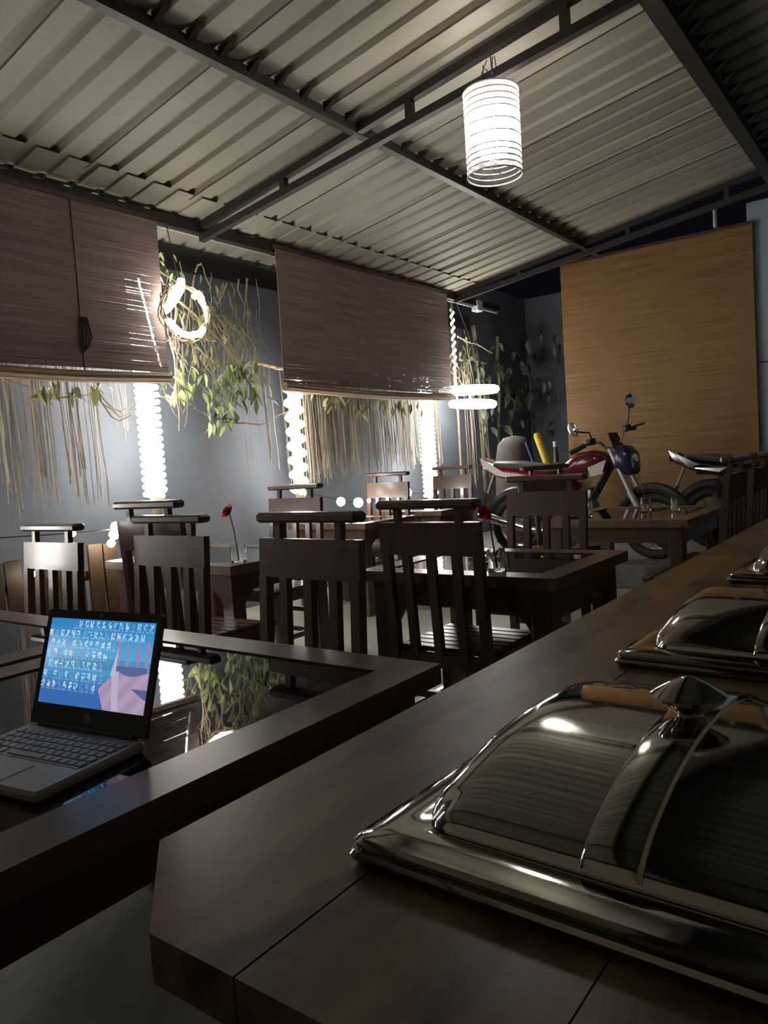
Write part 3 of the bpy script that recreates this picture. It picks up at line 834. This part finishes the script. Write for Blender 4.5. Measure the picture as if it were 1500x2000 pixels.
MB().tube([(-0.12, 0.0, 0.018), (0.12, 0.0, 0.018)], 0.0075, 10).build('hinge', 'laptop_black', lap, True)
th = R(72)
def scr(x, t, d=0.0):                # t up the screen, d towards the viewer
    by, bz = math.cos(th), math.sin(th)
    return (x, by * t - bz * d, 0.0245 + bz * t + by * d)
mb = MB()
mb.v = [scr(x, t, d) for d in (-0.006, 0.0) for x, t in ((-LW / 2, -0.004), (LW / 2, -0.004), (LW / 2, SH - .004), (LW / 2 - .004, SH), (-LW / 2 + .004, SH), (-LW / 2, SH - .004))]
mb.f = [(5, 4, 3, 2, 1, 0), (6, 7, 8, 9, 10, 11)] + [(i, (i + 1) % 6, (i + 1) % 6 + 6, i + 6) for i in range(6)]
lid_ = mb.build('screen_lid', 'laptop_black', lap)
wc = MB()._add([scr(-0.004 + 0.004 * math.cos(a * PI / 4), SH - 0.008 + 0.003 * math.sin(a * PI / 4), 0.0006) for a in range(8)], [tuple(range(8))]).build('webcam', 'logo_grey', lid_)
lg = MB()
for a in range(24):
    a0, a1 = a * PI / 12, (a + 1) * PI / 12
    lg._add([scr(0.008 * math.cos(a0), 0.016 + 0.008 * math.sin(a0), .0006), scr(0.008 * math.cos(a1), 0.016 + 0.008 * math.sin(a1), .0006), scr(0, 0.016, .0006)], [(0, 1, 2)])
lgo = lg.build('logo_disc', 'logo_grey', lid_)
lt = MB()
def stroke(x0, t0, x1, t1, w=0.0014):
    dx, dt = x1 - x0, t1 - t0; l_ = math.hypot(dx, dt); nx, nt_ = -dt / l_ * w / 2, dx / l_ * w / 2
    lt._add([scr(x0 + nx, t0 + nt_, .001), scr(x1 + nx, t1 + nt_, .001), scr(x1 - nx, t1 - nt_, .001), scr(x0 - nx, t0 - nt_, .001)], [(0, 1, 2, 3)])
stroke(-0.0052, 0.0115, -0.0028, 0.0225); stroke(-0.0040, 0.0175, -0.0012, 0.0180); stroke(-0.0012, 0.0180, -0.0024, 0.0115)
stroke(0.0004, 0.0090, 0.0026, 0.0180); stroke(0.0022, 0.0178, 0.0050, 0.0172); stroke(0.0050, 0.0172, 0.0040, 0.0122); stroke(0.0040, 0.0122, 0.0014, 0.0118)
lt.build('logo_letters', 'laptop_black', lgo)
# the picture: a desktop full of icons over a blue wallpaper
SX0, SX1, ST0, ST1 = -LW / 2 + 0.013, LW / 2 - 0.013, 0.034, SH - 0.016
NX, NT = 180, 110
rs = random.Random(5)
icons = {}
ROWS = [(0.055, .25, .98), (0.17, .02, .95), (0.285, .05, .66), (0.40, .03, .62), (0.525, .06, .60), (0.655, .02, .58), (0.775, .02, .56)]
def sm(a, b_, x):
    t = min(1, max(0, (x - a) / (b_ - a))); return t * t * (3 - 2 * t)
ICON = []
for yr, xa, xb in ROWS:
    n = int((xb - xa) / 0.055)
    for k in range(n + 1):
        if rs.random() < 0.05: continue
        pat = [[rs.random() < 0.62 for _ in range(3)] for _ in range(4)]
        ICON.append((xa + k * 0.055 + rs.uniform(-.004, .004), yr, pat, rs.choice(((.75, .95, 1.0), (.6, .85, .95), (.85, .9, .8), (.45, .8, .95), (.2, .35, .55)))))
def picture(u, v):                   # u right, v down, 0..1
    top = (0.03, 0.22, 0.52); mid = (0.10, 0.38, 0.66); bot = (0.04, 0.14, 0.42)
    t = sm(0, .45, v); c = [a + (b_ - a) * t for a, b_ in zip(top, mid)]
    t = sm(.4, .9, v); c = [a + (b_ - a) * t for a, b_ in zip(c, bot)]
    hz = math.exp(-((v - .38) / .14) ** 2) * sm(.65, 0.0, u) * 0.5      # pale haze band on the left
    c = [a + (b_ - a) * hz for a, b_ in zip(c, (0.42, 0.56, 0.78))]
    # dark shore band
    if .44 < v < .56 and u > .1: c = [a * 0.75 for a in c]
    # tall pinkish posts on the right
    for px, w, vt in ((.705, .012, .22), (.79, .010, .26), (.885, .012, .25), (.965, .012, .22)):
        if abs(u - px - 0.02 * (v - .3)) < w and vt < v < .60: c = [0.34, 0.22, 0.42]
    if .70 < u < .98 and .50 < v < .60: c = [0.10, 0.13, 0.28]
    # pink rock mass rising to the right with a pale path
    e1 = .63 + 1.1 * max(0, .71 - u) + 0.03 * math.sin(u * 17) + 0.05 * (u - .7)
    if u > .60 + .05 * math.sin(v * 7) and v > e1 - .06 * sm(.62, .72, u):
        q = 0.5 + 0.5 * math.sin(u * 40 + v * 22)
        c = [0.36 + .08 * q, 0.27 + .06 * q, 0.40 + .06 * q]
        if abs(u - (.70 + .10 * (v - .6))) < .03: c = [0.48, 0.42, 0.56]
        if v > .74 and u > .86 and v < .74 + (u - .86) * 0.8: c = [0.10, 0.12, 0.30]
    if .645 < u < .70 and .28 < v < .62 and u > .70 - .14 * (v - .28): c = [0.44, 0.50, 0.66]
    for ix, iy, pat, ic in ICON:
        du, dv = (u - ix) / 0.011, (v - iy) / 0.018
        if -1.5 <= du < 1.5 and -2 <= dv < 2:
            if pat[int(dv + 2)][int(du + 1.5)]: c = [a * .4 + b_ * .6 for a, b_ in zip(c, ic)]
        elif -2 <= du < 2 and 2.3 <= dv < 3.3 and (int(du * 3) % 2): c = [a + .22 for a in c]
    return c
mb = MB(); cols = []
for j in range(NT + 1):
    for i in range(NX + 1):
        mb.v.append(scr(SX0 + (SX1 - SX0) * i / NX, ST1 + (ST0 - ST1) * j / NT, 0.0008))
for j in range(NT):
    for i in range(NX):
        a = j * (NX + 1) + i
        mb.f.append((a, a + NX + 1, a + NX + 2, a + 1)); cols.append(picture((i + .5) / NX, (j + .5) / NT))
me = mb.mesh('display', 'screen')
ca = me.color_attributes.new('picture', 'FLOAT_COLOR', 'CORNER')
flat = []
for c_ in cols: flat += [c_[0], c_[1], c_[2], 1.0] * 4
ca.data.foreach_set('color', flat)
link('display', me, lid_)

# ================================================================ things on the tables
def tumbler(o, w, h_, square=True):
    mb = MB(); t = 0.005
    def ring(hx, z, r): return [(x, y, z) for x, y in rrect(hx, hx, r, 3)]
    rr = 0.010 if square else w / 2 - 0.0005
    lv = [(w / 2 - .002, 0.0), (w / 2, 0.004), (w / 2, h_), (w / 2 - t, h_), (w / 2 - t, 0.014)]
    for hx, z in lv: mb.v += ring(hx, z, min(rr, hx - .0004))
    n = len(rrect(1, 1, .1, 3))
    for l in range(len(lv) - 1):
        for k in range(n):
            j = (k + 1) % n
            mb.f.append((l * n + k, l * n + j, l * n + n + j, l * n + n + k))
    mb.f.append(tuple(range(n - 1, -1, -1))); mb.f.append(tuple((len(lv) - 1) * n + k for k in range(n)))
    return mb.build('glass', 'cup_glass', o, True)
def flower(o, base, tip, r, tiltv, mat='petal_red'):
    mid = [(base[i] * .4 + tip[i] * .6) + (0.01 if i == 0 else 0) for i in range(3)]
    MB().tube([base, mid, tip], 0.0035, 6).build('stem', 'stem_green', o, True)
    fl = link('blossom', None, o, tip)
    for ringi, (n, rad, el) in enumerate(((5, 0.35, 1.25), (7, 0.7, 0.75), (9, 1.0, 0.25))):
        for k in range(n):
            a = 2 * PI * k / n + ringi * .4
            mb = MB(); L_ = r * rad
            d = Vector((math.cos(a) * math.cos(el), math.sin(a) * math.cos(el), math.sin(el)))
            s_ = Vector((-math.sin(a), math.cos(a), 0)); w_ = r * (0.30 + .1 * ringi)
            b0 = Vector((0, 0, 0))
            mb._add([b0 - s_ * w_ * .2, b0 + s_ * w_ * .2, d * L_ * .6 + s_ * w_, d * L_ + s_ * w_ * .5 + Vector((0, 0, .15 * r)), d * L_ - s_ * w_ * .5 + Vector((0, 0, .15 * r)), d * L_ * .6 - s_ * w_], [(0, 1, 2, 3, 4, 5)])
            mb.build('petal', mat, fl)
    fl.rotation_euler = tiltv
    return fl
def flower_glass(label, x, y, z, w, h_, tip, r, tiltv, leaf_=True):
    o = thing('flower_glass', label, 'vase', (x, y, z), 0.35)
    tumbler(o, w, h_)
    flower(o, (0.004, 0, 0.015), tip, r, tiltv)
    return o
flower_glass('square glass with an upright red rose on the far left table', 2.62, 2.90, 0.7412, 0.066, 0.088, (-0.02, 0.022, 0.262), 0.042, (-.5, -.9, 0))
flower_glass('square glass with a drooping red flower on the table by the counter', 2.66, 1.435, 0.7412, 0.066, 0.088, (-0.035, 0.022, 0.24), 0.036, (-.6, -1.9, 0))
o = thing('flower_glass', 'square glass with a bare stem on the table before the red motorcycle', 'vase', (5.30, 1.66, 0.7512), 0.2)
tumbler(o, 0.07, 0.09); MB().tube([(0.0, 0, 0.012), (-0.02, 0.01, 0.12), (-0.06, 0.035, 0.27)], 0.003, 6).build('stem', 'stem_green', o, True)
gl = thing('drinking_glass', 'clear drinking glass beside the bare stem glass', 'glass', (5.30, 1.46, 0.7512))
tumbler(gl, 0.06, 0.10, False)
gl = thing('drinking_glass', 'clear drinking glass left of the bare stem glass', 'glass', (4.98, 1.95, 0.7512))
tumbler(gl, 0.06, 0.10, False)
at_ = thing('ash_tray', 'small glass dish on the table by the counter', 'dish', (2.86, 1.62, 0.7412))
MB().lathe([(0.035, 0.0), (0.052, 0.004), (0.056, 0.026), (0.050, 0.026), (0.044, 0.008), (0.001, 0.007)], 20).build('bowl', 'cup_glass', at_, True)

# ================================================================ motorcycles
def make_bike(label, loc, rz, body, accent, scoop, steer=0.25, mirrors=True, front='paint_navy', s=1.05, tank=None, tilt=0.0):
    """Local +x forward, z up, rear axle at x=-0.62, front axle at x=0.66."""
    o = thing('motorcycle', label, 'motorcycle', loc, rz); o.scale = (s, s, s)
    RW = 0.285
    def wheel(name, x, parent):
        w = MB().tube([(x + 0.245 * math.cos(a * PI / 16), 0, RW + 0.245 * math.sin(a * PI / 16)) for a in range(32)], 0.045, 10, closed=True).build(name, 'rubber', parent, True)
        rm = MB().tube([(x + 0.205 * math.cos(a * PI / 16), 0, RW + 0.205 * math.sin(a * PI / 16)) for a in range(32)], 0.016, 8, closed=True)
        rm.build('rim', 'chrome', w, True)
        hb = MB().lathe([(0.05, -0.05), (0.06, 0), (0.05, 0.05)], 14, (x, 0, RW), 'Y'); hb.build('hub', 'engine_metal', w, True)
        for k in range(10):
            a = k * PI / 5
            MB().bar((x + .05 * math.cos(a), 0, RW + .05 * math.sin(a)), (x + .2 * math.cos(a + .12), 0, RW + .2 * math.sin(a + .12)), 0.008, 0.008, up=(0, 1, 0)).build('spoke', 'chrome', w)
    wheel('rear_wheel', -0.62, o); wheel('front_wheel', 0.66, o)
    MB().tube([(-0.62, 0.06, RW), (-0.25, 0.09, 0.42), (0.05, 0.07, 0.42), (0.30, 0.03, 0.80)], 0.02, 8).tube([(-0.62, -0.06, RW), (-0.25, -0.09, 0.42), (0.05, -0.07, 0.42), (0.30, -0.03, 0.80)], 0.02, 8).tube([(0.30, 0, 0.84), (-0.1, 0, 0.70), (-0.75, 0, 0.72)], 0.022, 8).build('frame', 'paint_black', o, True)
    MB().loft([(-0.17, 0, .40, .05, .06), (-0.15, 0, .40, .12, .10), (0.08, 0, .38, .13, .12), (0.14, 0, .40, .10, .10), (0.16, 0, .40, .04, .05)], 12, 3).loft([(0.0, 0, .52, .05, .04), (0.02, 0, .54, .08, .08), (.13, 0, .56, .08, .07), (.16, 0, .56, .03, .03)], 12, 3).build('engine', 'engine_metal', o, True)
    MB().loft([(-0.12, 0, .80, .06, .03), (-0.09, 0, .80, .115, .065), (0.02, 0, .835, .14, .10), (0.16, 0, .85, .14, .105), (0.26, 0, .84, .11, .085), (0.31, 0, .83, .05, .04)], 16, 2.5).build('fuel_tank', tank or body, o, True)
    MB().loft([(-0.86, 0, .875, .03, .015), (-0.82, 0, .87, .08, .032), (-0.55, 0, .845, .115, .045), (-0.3, 0, .805, .12, .045), (-0.12, 0, .815, .09, .05), (-0.08, 0, .83, .05, .03)], 14, 2.6).build('seat', 'seat_vinyl', o, True)
    MB().loft([(-1.00, 0, .895, .015, .012), (-0.97, 0, .875, .06, .04), (-0.80, 0, .80, .10, .055), (-0.55, 0, .745, .125, .065), (-0.30, 0, .70, .125, .075), (-0.12, 0, .69, .08, .05)], 14, 2.6).build('tail_fairing', body, o, True)
    for q in (-1, 1):
        MB()._add([(-0.99, q * .055, .945), (-0.93, q * .085, .925), (-0.70, q * .128, .80), (-0.46, q * .14, .755), (-0.52, q * .14, .72), (-0.78, q * .118, .77), (-0.95, q * .07, .86)], [(0, 1, 2, 3, 4, 5, 6) if q > 0 else (6, 5, 4, 3, 2, 1, 0)]).build('tail_stripe', accent, o)
        MB().loft([(-0.34, q * .13, .60, .012, .06), (-0.28, q * .135, .60, .02, .10), (-0.08, q * .13, .61, .02, .09), (0.0, q * .12, .60, .012, .04)], 10, 3).build('side_panel', body, o, True)
        MB()._add([(0.14, q * .142, .80), (0.30, q * .12, .86), (0.26, q * .12, .74), (0.16, q * .135, .72)], [(0, 1, 2, 3) if q < 0 else (3, 2, 1, 0)]).build('tank_shroud', scoop, o)
        MB().bar((-0.62, q * .10, RW + .02), (-0.50, q * .11, .68), 0.05, 0.05, up=(0, 1, 0)).build('shock', 'chrome', o)
        MB().tube([(-0.10, q * .17, .30), (-0.02, q * .2, .30)], 0.018, 8).build('foot_peg', 'rubber', o)
    MB().loft([(-1.01, 0, .87, .02, .02), (-.98, 0, .865, .07, .035), (-.95, 0, .86, .05, .03)], 10).build('tail_light', 'paint_red', o, True)
    MB().tube([(-0.62 + .315 * math.cos(R(a)), 0, RW + .315 * math.sin(R(a))) for a in range(25, 181, 12)], 0.055, 8).build('rear_fender', 'black_plastic', o, True)
    MB()._add([(-0.93, -.07, .60), (-0.93, .07, .60), (-1.0, .06, .42), (-1.0, -.06, .42)], [(0, 1, 2, 3)]).bar((-0.86, 0, .78), (-0.94, 0, .60), .05, .02).build('plate_holder', 'white_plastic', o)
    MB().tube([(0.12, -.12, .34), (-0.05, -.15, .24), (-0.4, -.16, .26), (-0.95, -.17, .40)], [.02, .022, .04, .045], 10).build('exhaust', 'chrome', o, True)
    # steering group
    st = link('steering', None, o, (0.33, 0, 0.0)); st.rotation_euler = (0, 0, steer * 0.25)
    hb_ = link('handlebar_group', None, o, (0.33, 0, 0.96)); hb_.rotation_euler = (tilt, 0, steer)
    for q in (-1, 1):
        MB().tube([(0.33, q * .085, RW), (0.17, q * .085, .58)], 0.028, 10).build('fork_slider', 'fork_silver', st, True)
        MB().tube([(0.19, q * .085, .54), (0.0, q * .085, .95)], 0.02, 10).build('fork_tube', 'fork_silver', st, True)
    MB().tube([(0.33 + .32 * math.cos(R(a)), 0, RW + .32 * math.sin(R(a))) for a in range(20, 165, 12)], 0.045, 8).build('front_fender', 'black_plastic', st, True)
    MB().loft([(0.02, 0, .86, .06, .06), (0.06, 0, .86, .115, .12), (0.14, 0, .84, .12, .13), (0.19, 0, .82, .09, .10)], 14, 3).build('headlight_cowl', front, st, True)
    MB().lathe([(0.075, 0.0), (0.07, 0.012), (0.04, 0.02), (0.001, 0.022)], 16, (0.185, 0, .83), 'X').build('headlight', 'mirror', st, True)
    MB()._add([(0.05, -.10, .95), (0.05, .10, .95), (-0.01, .08, 1.09), (-0.01, -.08, 1.09)], [(0, 1, 2, 3)]).build('wind_visor', 'black_plastic', st)
    MB().tube([(0.0, 0, 0), (0.0, .08, .02), (0.0, .13, .09), (-0.05, .22, .10), (-0.12, .36, .07)], 0.012, 8).tube([(0.0, 0, 0), (0.0, -.08, .02), (0.0, -.13, .09), (-0.05, -.22, .10), (-0.12, -.36, .07)], 0.012, 8).build('handlebar', 'chrome', hb_, True)
    for q in (-1, 1):
        MB().tube([(-0.06, q * .24, .098), (-0.12, q * .37, .07)], 0.020, 8).build('grip', 'rubber', hb_, True)
        MB().box((-0.02, q * .20, .115), (.06, .06, .055), bev=.006).build('switch_box', 'black_plastic', hb_)
        MB().tube([(0.0, q * .21, .11), (0.04, q * .28, .115), (0.0, q * .38, .10)], 0.008, 6).build('lever', 'black_plastic', hb_, True)
        if mirrors:
            hy, hz, ax = ((.30, .33, 'X') if q > 0 else (.36, .27, 'Y'))
            MB().tube([(-0.01, q * .19, .12), (0.01, q * .22, .20), (0.0, q * hy * .9, hz - .03)], 0.007, 6).build('mirror_arm', 'black_plastic', hb_, True)
            MB().lathe([(0.001, 0.02), (0.04, 0.018), (0.064, 0.004), (0.064, -0.004), (0.056, -0.007), (0.001, -0.007)], 18, (-0.005, q * hy, hz), ax).build('mirror_head', 'mirror', hb_, True)
    return o
make_bike('red and white motorcycle parked before the tan reed blind', (6.75, 2.72, 0.2), R(-92), 'paint_red', 'paint_white', 'paint_white', steer=-0.5, tank='paint_maroon', tilt=0.26)
make_bike('black motorcycle half hidden behind the sideways chairs', (7.55, 1.12, 0.2), R(-90), 'paint_black', 'chrome', 'paint_black', steer=-0.2, front='paint_black', s=1.0)
cab = thing('equipment_cabinet', 'black cabinet with round silver grilles cut off by the right photo edge', 'cabinet', (5.56, 0.62, 0))
MB().box((0, 0, 0.54), (0.40, 0.60, 1.08), bev=0.012).build('body', 'paint_black', cab)
for gy, gz in ((0.865, 0.94), (0.85, 0.715)):
    g = MB().tube([(-0.205, gy - 0.62 + 0.045 * math.cos(a * PI / 10), gz + 0.045 * math.sin(a * PI / 10)) for a in range(20)], 0.007, 6, closed=True).build('grille_ring', 'chrome', cab, True)
    for k in range(3):
        a = PI / 2 + k * 2 * PI / 3
        MB().bar((-0.205, gy - 0.62, gz), (-0.205, gy - 0.62 + 0.042 * math.cos(a), gz + 0.042 * math.sin(a)), .012, .012, up=(1, 0, 0)).build('spoke', 'chrome', g)

# things leaning in the corner behind the red motorcycle
br = thing('cleaning_broom', 'yellow handled broom leaning head up behind the motorcycle seat', 'broom', (7.6, 3.45, 0.2))
MB().tube([(0.0, -0.30, 0.0), (0.0, -0.12, 0.62)], 0.014, 8).build('handle', 'paint_red', br, True)
MB().tube([(0.0, -0.12, 0.60), (0.0, -0.08, 0.74), (0.0, 0.06, 1.18), (0, .075, 1.22)], [0.02, 0.04, 0.045, 0.03], 10).build('sleeve', 'yellow_plastic', br, True)
bs = MB().tube([(7.55, 3.25, 0.2), (7.6, 3.66, 1.33)], 0.012, 8).build('blue_pole', 'blue_plastic', None, True)
tag(bs, 'thin blue pole leaning beside the yellow broom', 'pole')
sk = thing('cloth_cover', 'grey brown cloth draped over something behind the motorcycle', 'cover', (7.9, 3.95, 0.2))
MB().lathe([(0.26, 0.0), (0.24, 0.5), (0.22, 0.95), (0.19, 1.12), (0.12, 1.2), (0.02, 1.22)], 18).build('cloth', 'grey_cloth', sk, True)
bt = thing('standing_bottle', 'tall dark green bottle at the edge of the tan blind', 'bottle', (7.85, 3.42, 0.2))
MB().lathe([(0.07, 0.0), (0.08, 0.05), (0.08, 0.75), (0.03, 0.90), (0.022, 1.05), (0.025, 1.07)], 14).build('body', 'leaf_dark', bt, True)
MB().lathe([(0.026, 1.06), (0.026, 1.12)], 10).build('cap', 'white_plastic', bt, True)
